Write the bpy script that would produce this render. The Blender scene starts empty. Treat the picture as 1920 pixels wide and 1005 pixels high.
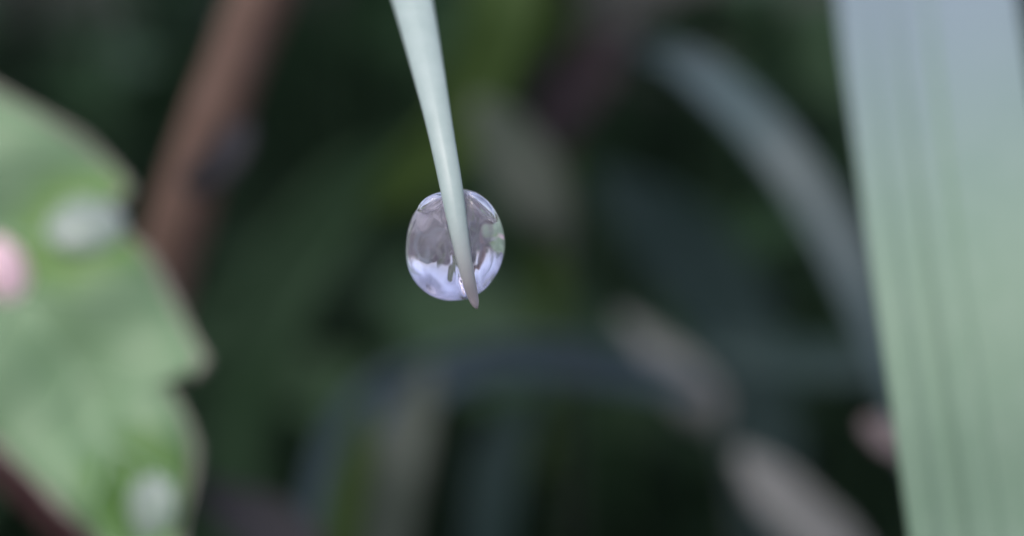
import bpy, bmesh, math, random
import numpy as np
from mathutils import Vector, Matrix

random.seed(7)
rng = np.random.default_rng(7)
MM = 0.001                                    # everything is laid out in millimetres, built in metres
scene = bpy.context.scene
COL = scene.collection

# ------------------------------------------------------------------ camera
PITCH = math.radians(7.0)
CAM = Vector((0.0, 0.0, 150.0))               # mm
FWD = Vector((0, math.cos(PITCH), -math.sin(PITCH)))
UPV = Vector((0, math.sin(PITCH), math.cos(PITCH)))
RGT = Vector((1, 0, 0))
FR = 0.415                                    # frame width / distance
cd = bpy.data.cameras.new("camera")
cam = bpy.data.objects.new("camera", cd)
COL.objects.link(cam)
cam.location = CAM * MM
cam.rotation_euler = (math.pi / 2 - PITCH, 0, 0)
cd.sensor_width = 36.0
cd.lens = 36.0 / FR
cd.clip_start = 0.002
cd.clip_end = 2000.0
cd.dof.use_dof = True
cd.dof.focus_distance = 0.0978
cd.dof.aperture_fstop = cd.lens / 4.6         # a 4.6 mm wide pupil
scene.camera = cam

# ------------------------------------------------------------------ sky, sun, exposure
SUN_EL = math.radians(58)
SUN_AZ = math.radians(215)                    # behind the camera, to its left
world = bpy.data.worlds.new("World")
scene.world = world
world.use_nodes = True
wn, wl = world.node_tree.nodes, world.node_tree.links
wn.clear()
wout = wn.new("ShaderNodeOutputWorld")
wbg = wn.new("ShaderNodeBackground")
sky = wn.new("ShaderNodeTexSky")
sky.sky_type = 'NISHITA'
sky.sun_disc = False
sky.sun_elevation = SUN_EL
sky.sun_rotation = SUN_AZ
sky.air_density = 1.0
sky.dust_density = 4.0
sky.ozone_density = 1.0
hsv = wn.new("ShaderNodeHueSaturation")       # thin cloud: the blue is washed out
hsv.inputs['Saturation'].default_value = 0.72
wl.new(sky.outputs[0], hsv.inputs['Color'])
tint = wn.new("ShaderNodeMix"); tint.data_type = 'RGBA'; tint.blend_type = 'MULTIPLY'
tint.inputs[0].default_value = 1.0
tint.inputs[7].default_value = (1.05, 0.97, 1.08, 1)
wl.new(hsv.outputs[0], tint.inputs[6])
ctc = wn.new("ShaderNodeTexCoord")
cno = wn.new("ShaderNodeTexNoise")            # thin broken cloud all over the sky
cno.inputs['Scale'].default_value = 3.2
cno.inputs['Detail'].default_value = 5
wl.new(ctc.outputs['Generated'], cno.inputs['Vector'])
cmr = wn.new("ShaderNodeMapRange")
cmr.inputs[1].default_value = 0.35; cmr.inputs[2].default_value = 0.65
cmr.inputs[3].default_value = 0.55; cmr.inputs[4].default_value = 1.45
wl.new(cno.outputs[0], cmr.inputs[0])
cmx = wn.new("ShaderNodeMix"); cmx.data_type = 'RGBA'; cmx.blend_type = 'MULTIPLY'
cmx.inputs[0].default_value = 1.0
wl.new(tint.outputs[2], cmx.inputs[6])
wl.new(cmr.outputs[0], cmx.inputs[7])
wl.new(cmx.outputs[2], wbg.inputs[0])
wbg.inputs[1].default_value = 0.13
wl.new(wbg.outputs[0], wout.inputs[0])

sd = bpy.data.lights.new("sun", 'SUN')
sd.energy = 1.0
sd.angle = math.radians(25)
sd.color = (1.0, 0.97, 0.93)
sun = bpy.data.objects.new("sun", sd)
COL.objects.link(sun)
sdir = Vector((math.sin(SUN_AZ) * math.cos(SUN_EL), math.cos(SUN_AZ) * math.cos(SUN_EL), math.sin(SUN_EL)))
sun.rotation_euler = sdir.to_track_quat('Z', 'Y').to_euler()

vs = scene.view_settings
vs.view_transform = 'Standard'
vs.look = 'None'
vs.gamma = 1.0
vs.use_curve_mapping = False
vs.exposure = 0.7
scene.render.engine = 'CYCLES'
scene.cycles.use_denoising = True
scene.cycles.max_bounces = 10
scene.cycles.transmission_bounces = 8
scene.cycles.transparent_max_bounces = 8
scene.cycles.sample_clamp_indirect = 4.0


# ------------------------------------------------------------------ helpers
def P(px, py, d):
    """the point seen at photo pixel px, py at d millimetres along the view axis"""
    k = FR * d / 1920.0
    return CAM + FWD * d + RGT * ((px - 960.0) * k) + UPV * ((502.5 - py) * k)


def wmm(wpx, d):
    return wpx * FR * d / 1920.0


def link(o, parent=None):
    COL.objects.link(o)
    if parent is not None:
        o.parent = parent
    return o


def mesh_obj(name, verts, faces, mat, parent=None, uvs=None, smooth=True, origin=None):
    me = bpy.data.meshes.new(name)
    org = Vector(origin) if origin is not None else Vector((0, 0, 0))
    me.from_pydata([tuple((Vector(v) - org) * MM) for v in verts], [], faces)
    if uvs is not None:
        ul = me.uv_layers.new(name="UVMap")
        li = np.empty(len(me.loops), dtype=np.int32)
        me.loops.foreach_get("vertex_index", li)
        ul.data.foreach_set("uv", np.asarray(uvs, dtype=np.float32)[li].ravel())
    if smooth:
        me.polygons.foreach_set("use_smooth", [True] * len(me.polygons))
    me.materials.append(mat)
    me.validate()
    me.update()
    o = bpy.data.objects.new(name, me)
    o.location = org * MM
    return link(o, parent)


def tag(o, label, cat, group=None):
    o["label"] = label
    o["category"] = cat
    if group:
        o["group"] = group
    return o


def kind(o, k):
    o["kind"] = k
    return o


def thing(name, label, cat, loc, group=None):
    o = bpy.data.objects.new(name, None)
    o.empty_display_size = 0.002
    o.location = Vector(loc) * MM
    link(o)
    return tag(o, label, cat, group)


def adopt(part, root):
    """parent without moving (roots are unrotated)"""
    part.parent = root
    part.location = part.location - root.location
    return part


def smoothpath(pts, n):
    """centripetal Catmull-Rom through rows of floats (the first three are the position)"""
    p = np.asarray(pts, dtype=float)
    k = np.concatenate([[0], np.cumsum(np.sqrt(np.linalg.norm(np.diff(p[:, :3], axis=0), axis=1) + 1e-9))])
    m = np.zeros_like(p)
    m[0] = (p[1] - p[0]) / (k[1] - k[0])
    m[-1] = (p[-1] - p[-2]) / (k[-1] - k[-2])
    for i in range(1, len(p) - 1):
        h0, h1 = k[i] - k[i - 1], k[i + 1] - k[i]
        m[i] = ((p[i] - p[i - 1]) / h0 * h1 + (p[i + 1] - p[i]) / h1 * h0) / (h0 + h1)
    out = []
    for t in np.linspace(0, k[-1], n):
        i = min(max(int(np.searchsorted(k, t, side='right')) - 1, 0), len(p) - 2)
        h = k[i + 1] - k[i]
        f = (t - k[i]) / h
        out.append((2 * f ** 3 - 3 * f * f + 1) * p[i] + (f ** 3 - 2 * f * f + f) * h * m[i]
                   + (-2 * f ** 3 + 3 * f * f) * p[i + 1] + (f ** 3 - f * f) * h * m[i + 1])
    return np.array(out)


def sweep(name, rows, mat, parent=None, n=48, across=9, fold=0.25, thick=0.12, ribs=0, ribh=0.0, wob=0.0):
    """A leaf blade with thickness. rows: (point mm, width mm, roll degrees); the broad side turns to the camera at roll 0."""
    data = [[*p, w, r] for p, w, r in rows]
    S = smoothpath(data, n)
    pos = [Vector(s[:3]) for s in S]
    verts, uvs, faces = [], [], []
    us = np.linspace(-1, 1, across)
    for i in range(n):
        t = (pos[min(i + 1, n - 1)] - pos[max(i - 1, 0)]).normalized()
        view = (CAM - pos[i]).normalized()
        side = t.cross(view)
        if side.length < 1e-4:
            side = RGT.copy()
        side.normalize()
        side = Matrix.Rotation(math.radians(S[i][4]), 3, t) @ side
        nor = side.cross(t).normalized()
        if nor.dot(view) < 0 and abs(S[i][4]) < 90:
            nor = -nor
        w = max(S[i][3], 0.02) * 0.5
        w *= 1 + wob * math.sin(i * 0.7) * 0.5 + wob * math.sin(i * 0.31 + 1)
        th = min(thick, w * 0.8)
        for u in us:
            dep = fold * w * (abs(u) ** 1.3 - 0.35)
            rb = ribh * math.cos(u * ribs * math.pi) if ribs else 0.0
            verts.append(pos[i] + side * (u * w) + nor * (dep + rb + 0.5 * th * (1 - abs(u) ** 4)))
            uvs.append(((u + 1) / 2, i / (n - 1)))
        for u in us[::-1]:
            dep = fold * w * (abs(u) ** 1.3 - 0.35)
            verts.append(pos[i] + side * (u * w * 0.995) + nor * (dep - 0.5 * th * (1 - abs(u) ** 4) - 0.01))
            uvs.append(((u + 1) / 2, i / (n - 1)))
    m = across * 2
    for i in range(n - 1):
        for j in range(m):
            a, b = i * m + j, i * m + (j + 1) % m
            faces.append((a, b, b + m, a + m))
    faces.append(tuple(range(m))[::-1])
    faces.append(tuple(range((n - 1) * m, n * m)))
    return mesh_obj(name, verts, faces, mat, parent, uvs, origin=S[-1][:3])


def tube(name, rows, mat, parent=None, n=40, seg=10, wob=0.0):
    """round stalk; rows: (point mm, diameter mm)"""
    S = smoothpath([[*p, w] for p, w in rows], n)
    pos = [Vector(s[:3]) for s in S]
    verts, uvs, faces = [], [], []
    for i in range(n):
        t = (pos[min(i + 1, n - 1)] - pos[max(i - 1, 0)]).normalized()
        a = t.orthogonal().normalized() if i == 0 else (a - t * a.dot(t)).normalized()
        b = t.cross(a)
        r = max(S[i][3], 0.02) * 0.5
        for j in range(seg):
            q = 2 * math.pi * j / seg
            rr = r * (1 + wob * math.sin(3 * q + i * 0.5) + wob * math.sin(i * 1.1))
            verts.append(pos[i] + (a * math.cos(q) + b * math.sin(q)) * rr)
            uvs.append((j / seg, i / (n - 1)))
    for i in range(n - 1):
        for j in range(seg):
            k0, k1 = i * seg + j, i * seg + (j + 1) % seg
            faces.append((k0, k1, k1 + seg, k0 + seg))
    faces.append(tuple(range(seg))[::-1])
    faces.append(tuple(range((n - 1) * seg, n * seg)))
    return mesh_obj(name, verts, faces, mat, parent, uvs, origin=S[-1][:3])


# ------------------------------------------------------------------ materials
def leafmat(name, c1, c2, rough=0.5, spec=0.4, trans=0.2, scale=350.0, veins=0, veindepth=0.25, sheen=0.0, bump=0.15, sheen_or_tip=None, wet=(), wetcol=(0.085, 0.20, 0.03)):
    m = bpy.data.materials.new(name)
    m.use_nodes = True
    N, L = m.node_tree.nodes, m.node_tree.links
    N.clear()
    out = N.new("ShaderNodeOutputMaterial")
    tc = N.new("ShaderNodeTexCoord")
    noi = N.new("ShaderNodeTexNoise")
    noi.inputs['Scale'].default_value = scale
    noi.inputs['Detail'].default_value = 5
    noi.inputs['Roughness'].default_value = 0.72
    L.new(tc.outputs['Object'], noi.inputs['Vector'])
    ramp = N.new("ShaderNodeMapRange")
    ramp.inputs[1].default_value = 0.32
    ramp.inputs[2].default_value = 0.68
    L.new(noi.outputs[0], ramp.inputs[0])
    mix = N.new("ShaderNodeMix"); mix.data_type = 'RGBA'
    mix.inputs[6].default_value = (*c1, 1)
    mix.inputs[7].default_value = (*c2, 1)
    L.new(ramp.outputs[0], mix.inputs[0])
    col = mix.outputs[2]
    h = noi.outputs[0]
    if veins:
        mp = N.new("ShaderNodeMapping")
        mp.inputs['Scale'].default_value = (veins, 0.6, 1)
        L.new(tc.outputs['UV'], mp.inputs['Vector'])
        w = N.new("ShaderNodeTexWave")
        w.bands_direction = 'X'
        w.inputs['Scale'].default_value = 1.0
        w.inputs['Distortion'].default_value = 1.2
        w.inputs['Detail'].default_value = 2
        w.inputs['Detail Scale'].default_value = 0.8
        L.new(mp.outputs[0], w.inputs['Vector'])
        mv = N.new("ShaderNodeMix"); mv.data_type = 'RGBA'; mv.blend_type = 'MULTIPLY'
        vr = N.new("ShaderNodeMapRange")
        vr.inputs[3].default_value = 0.0
        vr.inputs[4].default_value = veindepth
        L.new(w.outputs['Fac'], vr.inputs[0])
        L.new(vr.outputs[0], mv.inputs[0])
        L.new(col, mv.inputs[6])
        mv.inputs[7].default_value = (c1[0] * 1.2, c1[1] * 1.6, c1[2] * 1.1, 1)
        col = mv.outputs[2]
        ad = N.new("ShaderNodeMath"); ad.operation = 'ADD'
        L.new(w.outputs['Fac'], ad.inputs[0]); L.new(h, ad.inputs[1])
        h = ad.outputs[0]
    if sheen_or_tip:                                  # colour at one end: painted sky reflection (broad blade), withered tip (thin blade)
        bc, v0, v1 = sheen_or_tip
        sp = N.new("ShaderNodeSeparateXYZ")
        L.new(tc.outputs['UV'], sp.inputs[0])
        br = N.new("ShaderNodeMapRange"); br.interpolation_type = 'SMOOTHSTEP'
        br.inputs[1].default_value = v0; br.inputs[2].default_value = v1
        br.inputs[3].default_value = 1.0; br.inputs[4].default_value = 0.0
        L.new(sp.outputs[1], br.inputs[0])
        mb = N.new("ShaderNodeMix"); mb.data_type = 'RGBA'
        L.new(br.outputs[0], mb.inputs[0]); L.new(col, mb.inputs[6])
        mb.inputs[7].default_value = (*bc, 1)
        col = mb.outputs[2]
    for (cx, cy, cz), rad in wet:              # the bloom is washed off around a bead of water
        vd = N.new("ShaderNodeVectorMath"); vd.operation = 'DISTANCE'
        L.new(tc.outputs['Object'], vd.inputs[0])
        vd.inputs[1].default_value = (cx, cy, cz)
        wob = N.new("ShaderNodeMath"); wob.operation = 'MULTIPLY_ADD'
        L.new(noi.outputs[0], wob.inputs[0])
        wob.inputs[1].default_value = rad * 0.9
        L.new(vd.outputs['Value'], wob.inputs[2])
        mr = N.new("ShaderNodeMapRange"); mr.interpolation_type = 'SMOOTHSTEP'
        mr.inputs[1].default_value = rad * 1.1
        mr.inputs[2].default_value = rad * 1.9
        mr.inputs[3].default_value = 0.92
        mr.inputs[4].default_value = 0.0
        L.new(wob.outputs[0], mr.inputs[0])
        mw = N.new("ShaderNodeMix"); mw.data_type = 'RGBA'
        L.new(mr.outputs[0], mw.inputs[0])
        L.new(col, mw.inputs[6])
        mw.inputs[7].default_value = (*wetcol, 1)
        col = mw.outputs[2]
    bmp = N.new("ShaderNodeBump")
    bmp.inputs['Strength'].default_value = bump
    bmp.inputs['Distance'].default_value = 0.0001
    L.new(h, bmp.inputs['Height'])
    pb = N.new("ShaderNodeBsdfPrincipled")
    pb.inputs['Roughness'].default_value = rough
    pb.inputs['Specular IOR Level'].default_value = spec
    pb.inputs['Sheen Weight'].default_value = sheen
    pb.inputs['Sheen Roughness'].default_value = 0.5
    L.new(col, pb.inputs['Base Color'])
    L.new(bmp.outputs[0], pb.inputs['Normal'])
    sh = pb.outputs[0]
    if trans > 0:
        tr = N.new("ShaderNodeBsdfTranslucent")
        L.new(col, tr.inputs[0])
        mx = N.new("ShaderNodeMixShader")
        mx.inputs[0].default_value = trans
        L.new(pb.outputs[0], mx.inputs[1]); L.new(tr.outputs[0], mx.inputs[2])
        sh = mx.outputs[0]
    L.new(sh, out.inputs[0])
    return m


def watermat():
    m = bpy.data.materials.new("water")
    m.use_nodes = True
    pb = m.node_tree.nodes["Principled BSDF"]
    pb.inputs['Base Color'].default_value = (0.99, 0.99, 1.0, 1)
    pb.inputs['Transmission Weight'].default_value = 1.0
    pb.inputs['Roughness'].default_value = 0.0
    pb.inputs['IOR'].default_value = 1.333
    return m


M_water = watermat()
M_drop = watermat()                            # veiling glare in the hanging drop, painted in as a diffuse lavender share
M_drop.name = "glare_tinted_water"
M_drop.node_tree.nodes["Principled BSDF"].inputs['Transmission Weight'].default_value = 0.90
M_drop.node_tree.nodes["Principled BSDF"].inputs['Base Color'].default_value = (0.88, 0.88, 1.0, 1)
M_dewglint = watermat()                           # white highlight of the leaf beads, painted as a diffuse share
M_dewglint.name = "painted_glint_water"
_p = M_dewglint.node_tree.nodes["Principled BSDF"]
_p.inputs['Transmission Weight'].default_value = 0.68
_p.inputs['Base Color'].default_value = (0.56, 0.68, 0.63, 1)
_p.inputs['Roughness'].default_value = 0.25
M_tipblade = leafmat("pale_grass", (0.37, 0.49, 0.45), (0.42, 0.54, 0.50), 0.42, 0.5, 0.3, 900, bump=0.05, sheen_or_tip=((0.60, 0.55, 0.56), 1.001, 0.90))
M_wide = leafmat("broad_grass", (0.17, 0.285, 0.19), (0.205, 0.315, 0.225), 0.62, 0.35, 0.25, 250, veins=2.3, veindepth=0.02, bump=0.03, sheen_or_tip=((0.21, 0.285, 0.315), 0.22, 0.50))  # bluish upper end is sky reflection painted into the base colour
M_margin = leafmat("red_margin", (0.15, 0.16, 0.12), (0.20, 0.20, 0.16), 0.6, 0.3, 0.0, 300)
M_vein = leafmat("leaf_vein", (0.15, 0.26, 0.14), (0.18, 0.29, 0.17), 0.55, 0.3, 0.0, 300)
M_pink = leafmat("pink_petal", (0.80, 0.59, 0.65), (0.85, 0.68, 0.72), 0.6, 0.3, 0.3, 300)
M_stem = leafmat("brown_stem", (0.092, 0.062, 0.046), (0.132, 0.092, 0.072), 0.8, 0.1, 0.0, 260, bump=0.4)
M_bluegrass = leafmat("blue_grass", (0.05, 0.09, 0.092), (0.072, 0.112, 0.118), 0.5, 0.4, 0.2, 150, veins=4)
M_slate = leafmat("slate_grass", (0.05, 0.085, 0.105), (0.072, 0.108, 0.13), 0.5, 0.2, 0.2, 150, veins=4)
M_dimgrass = leafmat("dim_grass", (0.020, 0.042, 0.038), (0.038, 0.062, 0.060), 0.6, 0.06, 0.15, 120, veins=4)
M_greengrass = leafmat("green_grass", (0.03, 0.065, 0.013), (0.05, 0.09, 0.022), 0.6, 0.12, 0.25, 120, veins=4)
M_straw = leafmat("dry_straw", (0.14, 0.155, 0.148), (0.20, 0.21, 0.205), 0.7, 0.25, 0.15, 120, veins=4)
M_purple = leafmat("withered_leaf", (0.034, 0.028, 0.030), (0.056, 0.046, 0.050), 0.75, 0.1, 0.1, 120)
M_redstalk = leafmat("red_stalk", (0.075, 0.035, 0.035), (0.12, 0.065, 0.06), 0.7, 0.1, 0.0, 200)
M_mauve = leafmat("mauve_leaf", (0.045, 0.046, 0.048), (0.066, 0.066, 0.068), 0.7, 0.1, 0.1, 120)
M_greyleaf = leafmat("grey_leaf", (0.08, 0.08, 0.08), (0.13, 0.12, 0.12), 0.65, 0.25, 0.1, 120)
M_dimstraw = leafmat("dim_straw", (0.066, 0.09, 0.068), (0.10, 0.12, 0.098), 0.7, 0.12, 0.15, 120, veins=4)
M_pinkish = leafmat("pinkish_leaf", (0.17, 0.145, 0.145), (0.23, 0.20, 0.20), 0.65, 0.25, 0.15, 120)
M_brightgreen = leafmat("fresh_green_grass", (0.05, 0.095, 0.022), (0.075, 0.125, 0.035), 0.6, 0.12, 0.25, 120, veins=4)
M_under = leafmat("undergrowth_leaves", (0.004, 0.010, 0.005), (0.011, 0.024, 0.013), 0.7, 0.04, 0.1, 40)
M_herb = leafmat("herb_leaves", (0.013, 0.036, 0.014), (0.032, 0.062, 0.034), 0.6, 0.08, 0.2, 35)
M_fillturf = leafmat("fill_turf", (0.24, 0.265, 0.235), (0.38, 0.39, 0.38), 0.7, 0.1, 0.2, 40)  # grass made extra pale as fill for the drop's interior


def soilmat():
    m = bpy.data.materials.new("dark_soil")
    m.use_nodes = True
    N, L = m.node_tree.nodes, m.node_tree.links
    pb = N["Principled BSDF"]
    tc = N.new("ShaderNodeTexCoord")
    n1 = N.new("ShaderNodeTexNoise"); n1.inputs['Scale'].default_value = 60; n1.inputs['Detail'].default_value = 8
    L.new(tc.outputs['Object'], n1.inputs['Vector'])
    mix = N.new("ShaderNodeMix"); mix.data_type = 'RGBA'
    mix.inputs[6].default_value = (0.012, 0.012, 0.010, 1)
    mix.inputs[7].default_value = (0.045, 0.042, 0.034, 1)
    L.new(n1.outputs[0], mix.inputs[0])
    L.new(mix.outputs[2], pb.inputs['Base Color'])
    pb.inputs['Roughness'].default_value = 0.9
    pb.inputs['Specular IOR Level'].default_value = 0.15
    b = N.new("ShaderNodeBump"); b.inputs['Strength'].default_value = 0.6; b.inputs['Distance'].default_value = 0.003
    L.new(n1.outputs[0], b.inputs['Height']); L.new(b.outputs[0], pb.inputs['Normal'])
    return m


# ------------------------------------------------------------------ the ground
def ground_z(x, y):
    return (4.0 * math.sin(x * 0.021 + 1) * math.sin(y * 0.017) + 2.0 * math.sin(x * 0.06 + y * 0.05)
            + 1.2 * math.sin(x * 0.13 - y * 0.11))


def build_ground():
    ax = np.concatenate([-np.geomspace(700000, 760, 14), np.linspace(-700, 700, 71), np.geomspace(760, 700000, 14)])
    ay = np.concatenate([-np.geomspace(700000, 460, 14), np.linspace(-400, 1200, 81), np.geomspace(1300, 700000, 14)])
    V, F = [], []
    for y in ay:
        for x in ax:
            f = 1.0 if abs(x) <= 700 and -400 <= y <= 1200 else 0.0
            V.append((x, y, ground_z(x, y) * f))
    nx = len(ax)
    for j in range(len(ay) - 1):
        for i in range(nx - 1):
            a = j * nx + i
            F.append((a, a + 1, a + 1 + nx, a + nx))
    kind(mesh_obj("ground", V, F, soilmat()), "structure")


build_ground()


def G(x, y):
    return Vector((x, y, ground_z(x, y) - 1.0))


# ------------------------------------------------------------------ undergrowth that nobody could count
def build_undergrowth():
    V, F, UV = [], [], []
    n = 4200
    for k in range(n):
        y = 470 + 500 * rng.random() ** 1.2
        x = rng.uniform(-1, 1) * (50 + 0.30 * y)
        h = rng.uniform(45, 140) * (0.7 + 0.3 * (y / 700))
        az = rng.uniform(0, 2 * math.pi)
        lean = rng.uniform(0.1, 0.9)
        w = rng.uniform(2.5, 9.0)
        dx, dy = math.cos(az), math.sin(az)
        sx, sy = -dy, dx
        b = len(V)
        z0 = ground_z(x, y) - 1
        for i in range(5):
            t = i / 4
            r = lean * h * t * t
            zz = z0 + h * (t - 0.35 * lean * t ** 3)
            ww = w * (1 - t ** 2) * 0.5 + 0.05
            V.append((x + dx * r - sx * ww, y + dy * r - sy * ww, zz))
            V.append((x + dx * r + sx * ww, y + dy * r + sy * ww, zz))
            UV += [(0, t), (1, t)]
        for i in range(4):
            a = b + 2 * i
            F.append((a, a + 1, a + 3, a + 2))
    for k in range(3200):                      # a taller stand of grass closes the view
        y = rng.uniform(760, 1500)
        x = rng.uniform(-1, 1) * (60 + 0.32 * y)
        h = rng.uniform(110, 215) * (0.65 + 0.35 * math.sin(x * 0.013 + 2) ** 2)
        az, lean, w = rng.uniform(0, 2 * math.pi), rng.uniform(0.1, 0.6), rng.uniform(6, 18)
        dx, dy = math.cos(az), math.sin(az)
        b = len(V)
        for i in range(5):
            t = i / 4
            r, ww = lean * h * t * t, w * (1 - t ** 2) * 0.5 + 0.05
            zz = h * (t - 0.35 * lean * t ** 3) - 4
            V.append((x + dx * r + dy * ww, y + dy * r - dx * ww, zz))
            V.append((x + dx * r - dy * ww, y + dy * r + dx * ww, zz))
            UV += [(0, t), (1, t)]
        for i in range(4):
            a = b + 2 * i
            F.append((a, a + 1, a + 3, a + 2))
    for k in range(46):                        # unseen tall weeds to either side, added to break up the drop's sky
        y = rng.uniform(260, 900)
        sgn = -1 if k % 2 else 1
        x = sgn * (70 + y * rng.uniform(0.27, 0.9))
        h, az, lean, w = rng.uniform(220, 480), rng.uniform(0, 2 * math.pi), rng.uniform(0.05, 0.5), rng.uniform(8, 26)
        dx, dy = math.cos(az), math.sin(az)
        b = len(V)
        for i in range(9):
            t = i / 8
            r, ww = lean * h * t * t, w * (1 - t ** 2) * 0.5 + 0.05
            zz = h * (t - 0.35 * lean * t ** 3) - 4
            V.append((x + dx * r + dy * ww, y + dy * r - dx * ww, zz))
            V.append((x + dx * r - dy * ww, y + dy * r + dx * ww, zz))
            UV += [(0, t), (1, t)]
        for i in range(8):
            a = b + 2 * i
            F.append((a, a + 1, a + 3, a + 2))
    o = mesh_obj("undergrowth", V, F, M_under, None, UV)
    kind(o, "stuff")
    o["label"] = "dark blurred tangle of grass filling the background"
    o["category"] = "undergrowth"


build_undergrowth()


def build_fill_grass():  # pale grass below the frame, added to brighten what the drop refracts
    V, F, UV = [], [], []
    for k in range(11000):
        x, y = rng.uniform(-420, 420), rng.uniform(-150, 520)
        h = rng.uniform(12, 42)
        az = rng.uniform(0, 2 * math.pi)
        lean, w = rng.uniform(0.5, 1.5), rng.uniform(2.5, 6.5)
        dx, dy = math.cos(az), math.sin(az)
        b = len(V)
        for i in range(4):
            t = i / 3
            r, ww = lean * h * t * t, w * (1 - t ** 2) * 0.5 + 0.05
            zz = ground_z(x, y) - 1 + h * (t - 0.35 * lean * t ** 3)
            V.append((x + dx * r + dy * ww, y + dy * r - dx * ww, zz))
            V.append((x + dx * r - dy * ww, y + dy * r + dx * ww, zz))
            UV += [(0, t), (1, t)]
        for i in range(3):
            a = b + 2 * i
            F.append((a, a + 1, a + 3, a + 2))
    o = kind(mesh_obj("fill_grass", V, F, M_fillturf, None, UV), "stuff")
    o["label"] = "unseen short pale grass added to brighten the inside of the drop"
    o["category"] = "grass"


build_fill_grass()

HOLES = [(560, 210, 170), (470, 350, 120), (850, 790, 120), (1640, 900, 130), (40, 60, 120), (1230, 230, 110), (1020, 40, 70), (20, 960, 120), (640, 620, 80)]


def build_broad_undergrowth():
    """ovate leaves of low herbs between the grass, seen only as dark blurred patches"""
    V, F, UV = [], [], []
    done = 0
    while done < 195:
        px, py, d = rng.uniform(-250, 2170), rng.uniform(-60, 1040), rng.uniform(225, 330)
        if any((px - a) ** 2 + (py - b) ** 2 < (r * 1.25) ** 2 for a, b, r in HOLES):
            continue
        done += 1
        c = P(px, py, d)
        ln, wd = rng.uniform(12, 30), rng.uniform(5, 13)
        az, el = rng.uniform(0, 2 * math.pi), rng.uniform(-1.1, 0.7)
        ax = Vector((math.cos(az) * math.cos(el), math.sin(az) * math.cos(el), math.sin(el)))
        sd_ = ax.cross(Vector((rng.normal() * 0.4, rng.normal() * 0.4, 1))).normalized()
        nn = sd_.cross(ax)
        b = len(V)
        for i in range(7):
            t = i / 6
            w = wd * 0.5 * math.sin(math.pi * min(1, t * 0.95 + 0.03)) ** 0.8 + 0.1
            q = c + ax * (ln * (t - 0.5)) - nn * (3.0 * (t - 0.4) ** 2 * ln * 0.2)
            V += [q - sd_ * w + nn * w * 0.25, q.copy(), q + sd_ * w + nn * w * 0.25]
            UV += [(0, t), (0.5, t), (1, t)]
        for i in range(6):
            for j in (0, 1):
                a = b + 3 * i + j
                F.append((a, a + 1, a + 4, a + 3))
        # its stalk goes down to the soil
        b = len(V)
        q0, q1 = c - ax * (ln * 0.5), G(c.x - ax.x * 8, c.y - ax.y * 8)
        for t in (0, 0.5, 1):
            q = q0.lerp(q1, t) + Vector((0, 0, 4 * math.sin(math.pi * t)))
            V += [q + Vector((0.35, 0, 0)), q + Vector((-0.2, 0.3, 0)), q + Vector((-0.2, -0.3, 0))]
            UV += [(0, 0), (0.5, 0), (1, 0)]
        for i in (0, 1):
            for j in range(3):
                F.append((b + 3 * i + j, b + 3 * i + (j + 1) % 3, b + 3 * i + 3 + (j + 1) % 3, b + 3 * i + 3 + j))
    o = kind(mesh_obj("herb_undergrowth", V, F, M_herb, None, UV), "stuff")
    o["label"] = "dark green blurred herb leaves behind the drop"
    o["category"] = "undergrowth"


build_broad_undergrowth()


# ------------------------------------------------------------------ background blades, each a plant blade rooted in the ground
def blade(name, label, cat, pts, mat, root=None, group=None, **kw):
    """pts: (px, py, d, width px, roll)"""
    pts = [(a, b, 100 + (d - 100) * 0.56, w, r) for a, b, d, w, r in pts]
    rows = [(P(a, b, d), wmm(w, d), r) for a, b, d, w, r in pts]
    if root is not None:
        e = rows[-1][0]
        rows.append((G(e.x * 1.05 + root[0], e.y + root[1]), max(1.0, rows[-1][1] * 0.8), rows[-1][2]))
    o = sweep(name, rows, mat, None, **kw)
    return tag(o, label, cat, group)


GB = "blurred grass blades in the undergrowth"
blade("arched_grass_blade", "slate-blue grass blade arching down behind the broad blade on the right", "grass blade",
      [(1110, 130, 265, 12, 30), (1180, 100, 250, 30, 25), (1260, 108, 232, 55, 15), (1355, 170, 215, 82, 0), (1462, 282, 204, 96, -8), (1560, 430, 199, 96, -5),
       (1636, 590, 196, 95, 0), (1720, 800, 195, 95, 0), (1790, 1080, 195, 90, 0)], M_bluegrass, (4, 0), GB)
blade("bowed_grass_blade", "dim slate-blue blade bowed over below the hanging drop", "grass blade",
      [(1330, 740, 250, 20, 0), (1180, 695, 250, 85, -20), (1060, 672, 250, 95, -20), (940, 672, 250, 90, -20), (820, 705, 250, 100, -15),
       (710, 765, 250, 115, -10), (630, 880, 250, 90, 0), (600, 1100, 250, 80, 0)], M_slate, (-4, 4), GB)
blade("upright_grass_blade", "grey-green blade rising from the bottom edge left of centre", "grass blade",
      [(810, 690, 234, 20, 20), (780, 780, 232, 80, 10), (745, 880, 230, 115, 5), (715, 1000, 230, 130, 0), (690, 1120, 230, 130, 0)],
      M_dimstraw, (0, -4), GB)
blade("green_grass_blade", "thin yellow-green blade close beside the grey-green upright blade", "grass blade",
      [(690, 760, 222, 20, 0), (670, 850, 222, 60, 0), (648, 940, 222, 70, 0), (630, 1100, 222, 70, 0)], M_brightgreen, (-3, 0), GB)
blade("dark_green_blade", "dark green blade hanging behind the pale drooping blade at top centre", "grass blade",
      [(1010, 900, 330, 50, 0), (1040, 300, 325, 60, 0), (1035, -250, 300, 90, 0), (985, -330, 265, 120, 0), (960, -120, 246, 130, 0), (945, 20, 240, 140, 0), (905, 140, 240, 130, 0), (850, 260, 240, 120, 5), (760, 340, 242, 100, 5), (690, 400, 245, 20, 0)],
      M_greengrass, None, GB)
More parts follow.
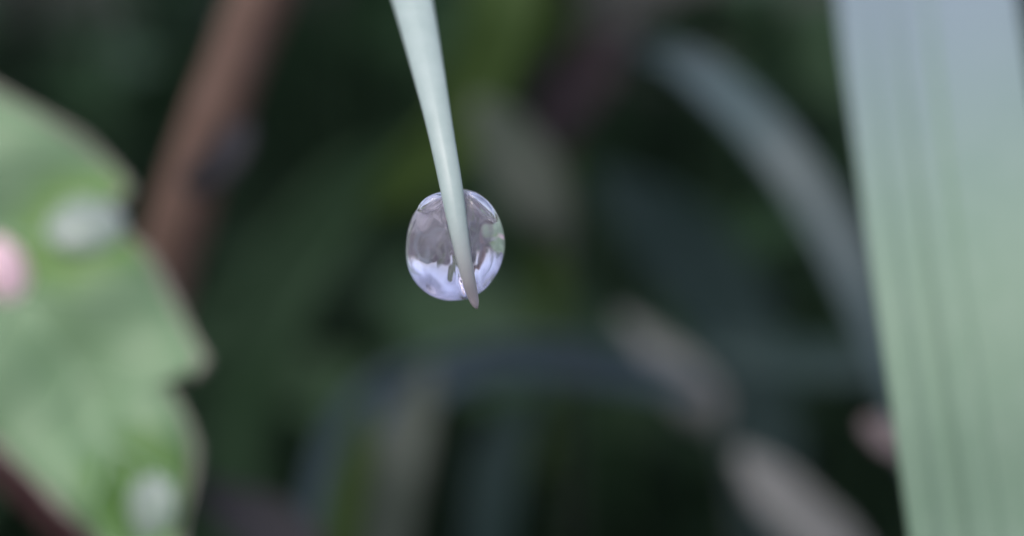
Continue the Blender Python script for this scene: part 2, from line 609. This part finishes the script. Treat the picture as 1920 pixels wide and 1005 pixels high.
blade("dry_blade", "pale dry straw blade slanting at lower right, its upper end blurred away", "grass blade",
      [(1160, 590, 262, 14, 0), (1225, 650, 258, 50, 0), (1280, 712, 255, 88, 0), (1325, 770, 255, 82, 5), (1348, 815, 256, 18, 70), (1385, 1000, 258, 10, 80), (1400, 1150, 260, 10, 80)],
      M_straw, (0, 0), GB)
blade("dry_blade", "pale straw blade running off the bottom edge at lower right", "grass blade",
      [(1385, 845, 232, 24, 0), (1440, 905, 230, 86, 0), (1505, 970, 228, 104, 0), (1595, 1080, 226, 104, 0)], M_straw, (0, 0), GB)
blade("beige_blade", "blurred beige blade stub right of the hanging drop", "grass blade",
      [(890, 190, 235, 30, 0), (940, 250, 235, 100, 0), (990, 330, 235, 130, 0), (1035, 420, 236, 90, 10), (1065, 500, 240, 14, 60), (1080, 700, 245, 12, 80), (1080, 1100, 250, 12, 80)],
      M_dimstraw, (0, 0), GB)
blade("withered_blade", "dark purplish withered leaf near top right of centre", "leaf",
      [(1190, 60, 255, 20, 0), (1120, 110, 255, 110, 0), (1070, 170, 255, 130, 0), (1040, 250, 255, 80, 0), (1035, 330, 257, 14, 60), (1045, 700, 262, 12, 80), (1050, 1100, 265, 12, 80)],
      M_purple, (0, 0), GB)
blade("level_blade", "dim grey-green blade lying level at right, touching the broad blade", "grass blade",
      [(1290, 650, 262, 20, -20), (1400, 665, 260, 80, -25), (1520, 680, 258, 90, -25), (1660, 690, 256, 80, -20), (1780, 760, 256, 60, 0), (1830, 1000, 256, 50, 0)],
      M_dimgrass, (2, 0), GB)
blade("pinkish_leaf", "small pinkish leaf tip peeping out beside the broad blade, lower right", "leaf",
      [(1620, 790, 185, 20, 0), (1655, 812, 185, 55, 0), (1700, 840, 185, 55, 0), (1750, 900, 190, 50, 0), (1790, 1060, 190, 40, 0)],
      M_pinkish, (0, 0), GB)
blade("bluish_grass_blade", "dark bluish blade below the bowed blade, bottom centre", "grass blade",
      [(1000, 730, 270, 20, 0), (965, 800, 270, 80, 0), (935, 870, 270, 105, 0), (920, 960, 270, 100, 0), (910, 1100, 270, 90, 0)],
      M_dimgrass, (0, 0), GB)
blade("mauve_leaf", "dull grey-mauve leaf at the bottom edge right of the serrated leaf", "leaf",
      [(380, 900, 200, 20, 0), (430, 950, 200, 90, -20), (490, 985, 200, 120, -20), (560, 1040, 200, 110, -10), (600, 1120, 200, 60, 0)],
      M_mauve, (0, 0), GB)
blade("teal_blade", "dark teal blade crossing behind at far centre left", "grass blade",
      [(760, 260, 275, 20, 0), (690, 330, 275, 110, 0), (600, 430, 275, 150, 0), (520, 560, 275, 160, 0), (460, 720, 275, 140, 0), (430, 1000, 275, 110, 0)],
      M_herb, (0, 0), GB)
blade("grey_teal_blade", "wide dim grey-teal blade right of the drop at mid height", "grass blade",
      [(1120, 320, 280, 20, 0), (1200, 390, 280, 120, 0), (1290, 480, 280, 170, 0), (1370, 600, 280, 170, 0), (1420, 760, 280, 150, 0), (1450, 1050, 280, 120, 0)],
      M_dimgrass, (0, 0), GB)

# ------------------------------------------------------------------ brown stem behind the left leaf
DS = 152
st = thing("woody_stem", "thick brown stem slanting down behind the serrated leaf, upper left", "stem", G(-42, 182))
rows = [(P(615, -260, DS), wmm(108, DS)), (P(490, 0, DS), wmm(116, DS)), (P(418, 190, DS), wmm(116, DS)), (P(350, 370, DS), wmm(120, DS)),
        (P(298, 560, DS), wmm(120, DS)), (P(235, 820, DS), wmm(135, DS)), (P(170, 1150, DS), wmm(140, DS)), (G(-42, 182), 7.0)]
adopt(tube("stalk", rows, M_stem, None, n=60, seg=16, wob=0.03), st)
rows = [(P(345, 350, DS - 2), wmm(30, DS), 0), (P(395, 320, DS - 3), wmm(70, DS), 20), (P(438, 268, DS - 2), wmm(66, DS), 20), (P(465, 215, DS), wmm(20, DS), 10)]
adopt(sweep("bract", rows, M_mauve, None, n=20), st)


rows = [(P(-330, 560, 150), wmm(60, 150)), (P(-120, 765, 148), wmm(66, 148)), (P(20, 890, 146), wmm(66, 146)), (P(120, 985, 145), wmm(64, 145)), (P(260, 1180, 145), wmm(62, 145)), (G(-26, 146), 2.6)]
tag(tube("reddish_stalk", rows, M_redstalk, None, n=50, seg=12, wob=0.03), "reddish-brown stalk showing under the lower left edge of the serrated leaf", "stalk")


# ------------------------------------------------------------------ broad grass blade on the right
def broad_blade():
    pts = [(1690, -420, 168, 250, 0), (1714, -200, 148, 300, 0), (1738, 0, 136, 330, 0), (1770, 250, 126, 336, 0), (1804, 500, 120, 336, 0),
           (1841, 750, 117, 338, 0), (1877, 1005, 116, 340, 0), (1900, 1280, 115, 330, 0)]
    root = G(26, 112)
    t = thing("broad_grass_blade", "broad pale blue-green grass blade standing upright along the right edge", "grass blade", root)
    rows = [(P(a, b, d), wmm(w, d), r) for a, b, d, w, r in pts] + [(root, 5.0, 0)]
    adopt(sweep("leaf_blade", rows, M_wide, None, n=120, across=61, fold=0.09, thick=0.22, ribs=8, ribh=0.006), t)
    # midrib and raised veins, riding just proud of the camera side
    for k, (u, dia) in enumerate(((0.0, 0.34), (-0.38, 0.13), (0.45, 0.13), (-0.72, 0.10), (0.7, 0.10))):
        vr = []
        for (a, b, d, w, r) in pts:
            q = P(a + u * w * 0.5, b, d)
            hw = wmm(w, d) * 0.5
            q = q - FWD * (0.09 * hw * (abs(u) ** 1.3 - 0.35) + 0.03)
            vr.append((q, dia))
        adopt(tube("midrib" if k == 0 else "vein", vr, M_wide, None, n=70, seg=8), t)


broad_blade()


# ------------------------------------------------------------------ serrated leaf on the left
RIGHT = [(-420, -60), (-300, -40), (-210, 40), (-215, 62), (-120, 85), (0, 152), (80, 192), (165, 245), (222, 296), (264, 350), (240, 374),
         (192, 394), (240, 420), (300, 478), (345, 560), (375, 620), (404, 674), (388, 694), (334, 704), (342, 735), (368, 780), (386, 838),
         (380, 900), (366, 960), (356, 1010), (378, 1062), (345, 1085), (350, 1150), (330, 1230), (300, 1300)]
LEFT = [(-420, -60), (-470, 60), (-500, 150), (-470, 170), (-450, 330), (-420, 440), (-340, 520), (-260, 640), (-240, 620), (-130, 730), (0, 838),
        (70, 905), (120, 955), (172, 1003), (205, 1060), (198, 1085), (225, 1120), (262, 1200), (300, 1300)]


def resample(poly, n):
    p = np.array(poly, float)
    s = np.concatenate([[0], np.cumsum(np.hypot(*np.diff(p, axis=0).T))])
    q = np.linspace(0, s[-1], n)
    return np.stack([np.interp(q, s, p[:, 0]), np.interp(q, s, p[:, 1])], 1)


RIGHT = [(x - 8, y + 20) if i < 9 else (x - 20, y + 4) for i, (x, y) in enumerate(RIGHT[:-1])] + RIGHT[-1:]
NL, NA = 150, 31
LR, LL = resample(RIGHT, NL), resample(LEFT, NL)


def leaf_depth(px, py, u):
    """upper part leans away; the halves rise a little to either side of the midrib, the rim curls back"""
    d = 137 - 6.5 * (py - 500) / 500.0
    d += 1.1 * math.exp(-(u / 0.3) ** 2) + 2.6 * max(0, abs(u) - 0.72) / 0.28 * max(0, abs(u) - 0.72)
    return d + 0.5 * math.sin(px * 0.013 + py * 0.017)


def leaf_point(i, u, lift=0.0):
    a, b = LL[i], LR[i]
    f = (u + 1) / 2
    q = a * (1 - f) + b * f
    return P(q[0], q[1], leaf_depth(q[0], q[1], u) - lift)


def locate(px, py):
    best = None
    for i in range(NL):
        for u in np.linspace(-1, 1, 81):
            q = LL[i] * (1 - (u + 1) / 2) + LR[i] * (u + 1) / 2
            e = (q[0] - px) ** 2 + (q[1] - py) ** 2
            if best is None or e < best[0]:
                best = (e, i, u)
    return best[1], best[2]


def serrated_leaf():
    foot = G(-120, 150)
    t = thing("serrated_leaf", "large pale green leaf with toothed reddish margin on the left", "leaf", foot)
    V, F, UV = [], [], []
    us = np.linspace(-1, 1, NA)
    for side in (0, 1):
        for i in range(NL):
            for u in us:
                p = leaf_point(i, u, 0.0 if side == 0 else -0.25 * (1 - abs(u) ** 6) - 0.02)
                V.append(p); UV.append(((u + 1) / 2, i / (NL - 1)))
    o2 = NL * NA
    for i in range(NL - 1):
        for j in range(NA - 1):
            a = i * NA + j
            F.append((a, a + 1, a + 1 + NA, a + NA))
            F.append((a + o2, a + NA + o2, a + 1 + NA + o2, a + 1 + o2))
        for j in (0, NA - 1):
            a = i * NA + j
            F.append((a, a + NA, a + NA + o2, a + o2))
    spots = [((leaf_point(*locate(150, 430)) - foot) * MM, 0.0036), ((leaf_point(*locate(275, 930)) - foot) * MM, 0.0031)]
    M_leaf = leafmat("downy_leaf", (0.135, 0.25, 0.12), (0.155, 0.265, 0.14), 0.55, 0.4, 0.2, 220, sheen=0.15, wet=spots)
    lam = adopt(mesh_obj("leaf_surface", V, F, M_leaf, None, UV, origin=foot), t)
    mid = tube("midrib", [(leaf_point(i, 0.0, 0.0), 0.7 - 0.5 * i / NL) for i in range(2, NL - 2, 8)], M_vein, None, n=60, seg=8)
    adopt(mid, t)
    for sgn in (-1, 1):
        for k in range(12, 125, 16):
            vr = [(leaf_point(min(NL - 1, int(k + 12 * f)), sgn * f * 0.93, 0.02), 0.45 * (1 - 0.75 * f)) for f in np.linspace(0.0, 1, 8)]
            adopt(tube("side_vein", vr, M_vein, None, n=18, seg=6), t)
    for sgn in (-1, 1):
        mr = [(leaf_point(i, sgn, 0.0), 0.5 + 0.15 * math.sin(i * 0.4)) for i in range(0, NL, 1)]
        adopt(tube("margin", mr, M_margin, None, n=NL * 2, seg=7), t)
    base = leaf_point(0, 0)
    adopt(tube("leaf_stalk", [(base, 1.6), (base + Vector((-6, 6, -6)), 1.9), (base + Vector((-14, 8, -40)), 2.2), (foot, 2.6)], M_stem, None, n=30), t)
    return t


serrated_leaf()


def leaf_normal(i, u):
    a = leaf_point(min(i + 4, NL - 1), u) - leaf_point(max(i - 4, 0), u)
    b = leaf_point(i, min(u + 0.1, 1)) - leaf_point(i, max(u - 0.1, -1))
    n = a.cross(b).normalized()
    return n if n.dot(CAM - leaf_point(i, u)) > 0 else -n


def bead(name, label, px, py, r, flat=0.36, sink=0.15):
    i, u = locate(px, py)
    c, n = leaf_point(i, u), leaf_normal(i, u)
    q = n.to_track_quat('Z', 'Y').to_matrix()
    V, F = [], []
    NS, NT = 48, 30
    c = c + n * (r * flat * sink)
    for a in range(NT + 1):
        th = math.pi * a / NT
        for b in range(NS):
            ph = 2 * math.pi * b / NS
            rr = r * (1 + 0.03 * math.sin(2 * ph + 1) + 0.02 * math.sin(3 * ph + th * 2))
            V.append(c + q @ Vector((rr * math.sin(th) * math.cos(ph), rr * math.sin(th) * math.sin(ph), r * flat * math.cos(th))))
    for a in range(NT):
        for b in range(NS):
            F.append((a * NS + b, (a + 1) * NS + b, (a + 1) * NS + (b + 1) % NS, a * NS + (b + 1) % NS))
    o = mesh_obj(name, V, F, M_dewglint, None, None, origin=c)
    return tag(o, label, "water drop", "dew beads on the serrated leaf")


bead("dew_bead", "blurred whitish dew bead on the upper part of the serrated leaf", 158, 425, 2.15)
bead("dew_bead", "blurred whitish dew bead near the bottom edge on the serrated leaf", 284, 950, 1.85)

# pink petal on the leaf
i0, u0 = locate(28, 525)
pc, pn = leaf_point(i0, u0), leaf_normal(i0, u0)
rows = [(pc + UPV * 2.1 - RGT * 0.9 + pn * 0.5, 0.6, 0), (pc + UPV * 1.2 - RGT * 0.5 + pn * 0.8, 2.0, 0), (pc + pn * 1.0, 2.5, 0),
        (pc - UPV * 1.2 + RGT * 0.4 + pn * 0.8, 2.0, 0), (pc - UPV * 1.9 + RGT * 0.7 + pn * 0.4, 0.5, 0)]
tag(sweep("petal", rows, M_pink, None, n=24, across=11, fold=-0.4, thick=0.3), "small pink petal lying on the serrated leaf at the left edge", "petal")

# ------------------------------------------------------------------ thin grass blade that carries the drop
D0 = 100.0
DC = Vector((853, 459))                       # drop centre, photo pixels
KP = FR * D0 / 1920.0                         # mm per pixel at the drop
RX, RZ = 93 * KP, 105 * KP
FRONT, BACK = 2.2, 2.5                      # how far the drop bulges to the front and back, mm
TIP = [(640, -560, 124, 95), (690, -300, 114, 90), (736, -130, 108, 84), (773, 0, 104.5, 75), (800, 120, 101.8, 62), (823, 230, 99.8, 50), (846, 350, 98.3, 43),
       (858, 420, 97.8, 37), (869, 480, 97.7, 30), (880, 530, 97.95, 25), (888, 560, 98.3, 19), (891.5, 571, 98.4, 14), (894, 579, 98.5, 4)]


def tip_blade():
    foot = G(-60, 150)
    t = thing("drooping_grass_blade", "thin pale grass blade drooping from the top, its tip holding the drop", "grass blade", foot)
    rows = [(foot, 3.0, 0), (foot + Vector((0, 0, 90)), 3.2, 0), (foot + Vector((12, -4, 145)), 3.0, 0), (foot + Vector((32, -14, 166)), 2.8, 0)]
    vis = [(P(a, b, d), wmm(w, d), 0) for a, b, d, w in TIP]
    rows += vis
    adopt(sweep("leaf_blade", rows, M_tipblade, None, n=150, across=15, fold=-0.25, thick=0.30), t)
    adopt(tube("midrib", [(p - FWD * 0.07, max(0.03, 0.26 - 0.03 * max(0, k - 1))) for k, (p, w, r) in enumerate(vis[:-2])], M_tipblade, None, n=60, seg=8), t)


tip_blade()


def hanging_drop():
    c = P(DC.x, DC.y, D0)
    V, F = [], []
    NS, NT = 160, 110
    axis = np.array([(a, b) for a, b, d, w in TIP], float)
    deps = np.array([d for a, b, d, w in TIP], float)
    wid = np.array([w for a, b, d, w in TIP], float)
    for a in range(NT + 1):
        th = math.pi * a / NT
        for b in range(NS):
            ph = 2 * math.pi * b / NS
            x, y, z = math.sin(th) * math.cos(ph), math.sin(th) * math.sin(ph), math.cos(th)
            rho = math.hypot(x, z)
            k = rho / max(1e-6, (abs(x) ** 2.08 + abs(z) ** 2.08) ** (1 / 2.08)) if rho > 1e-6 else 1.0
            k = 1 + (k - 1) * rho ** 4
            X = k * RX * x * (1 - 0.01 * z) * (1 + 0.012 * math.sin(5 * z + 2 * x))
            Z = k * RZ * z + 0.05 * RX * x
            Y = (FRONT if y < 0 else BACK) * y * (1 + 0.03 * math.sin(3 * x + 2 * z) + 0.03 * math.sin(7 * x + 1) * math.sin(6 * z + 2 * x) + 0.012 * math.sin(13 * x - 5 * z))
            px = DC.x + X / KP
            py = DC.y - Z / KP
            if y < 0:                          # water clings to the blade: a soft ridge runs up to it
                ax = np.interp(py, axis[:, 1], axis[:, 0])
                bd = np.interp(py, axis[:, 1], deps) - D0
                hw = np.interp(py, axis[:, 1], wid) * 0.5
                g = math.exp(-(max(0, abs(px - ax) - hw * 0.75) / 8.0) ** 2)
                if Y > bd:
                    Y += max(bd + 0.12 - Y, -0.4) * g * min(1.0, -y * 3)
            V.append(c + RGT * X + UPV * Z + FWD * Y)
    for a in range(NT):
        for b in range(NS):
            F.append((a * NS + b, (a + 1) * NS + b, (a + 1) * NS + (b + 1) % NS, a * NS + (b + 1) % NS))
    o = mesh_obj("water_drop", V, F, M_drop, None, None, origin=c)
    for (bx, by, a1, a2, tilt, dd) in ((813, 380, 30, 15, 27, 98.7), (904, 388, 36, 15, -44, 98.8)):  # added water lenses that put bright sky glints on the drop's shoulders
        bc = P(bx, by, dd)
        ca, sa = math.cos(math.radians(tilt)), math.sin(math.radians(tilt))
        BV, BF = [], []
        for a in range(31):
            th = math.pi * a / 30
            for b in range(40):
                ph = 2 * math.pi * b / 40
                e1 = a1 * KP * math.cos(th) * (1 + 0.1 * math.sin(3 * ph))
                e2, e3 = a2 * KP * math.sin(th) * math.cos(ph), 0.42 * math.sin(th) * math.sin(ph)
                BV.append(bc + RGT * (e1 * ca - e2 * sa) + UPV * (e1 * sa + e2 * ca) + FWD * e3)
        for a in range(30):
            for b in range(40):
                BF.append((a * 40 + b, (a + 1) * 40 + b, (a + 1) * 40 + (b + 1) % 40, a * 40 + (b + 1) % 40))
        adopt(mesh_obj("glint_lens", BV, BF, M_water, None, None, origin=bc), o)
    return tag(o, "round clear water drop hanging at the tip of the drooping grass blade", "water drop")


hanging_drop()
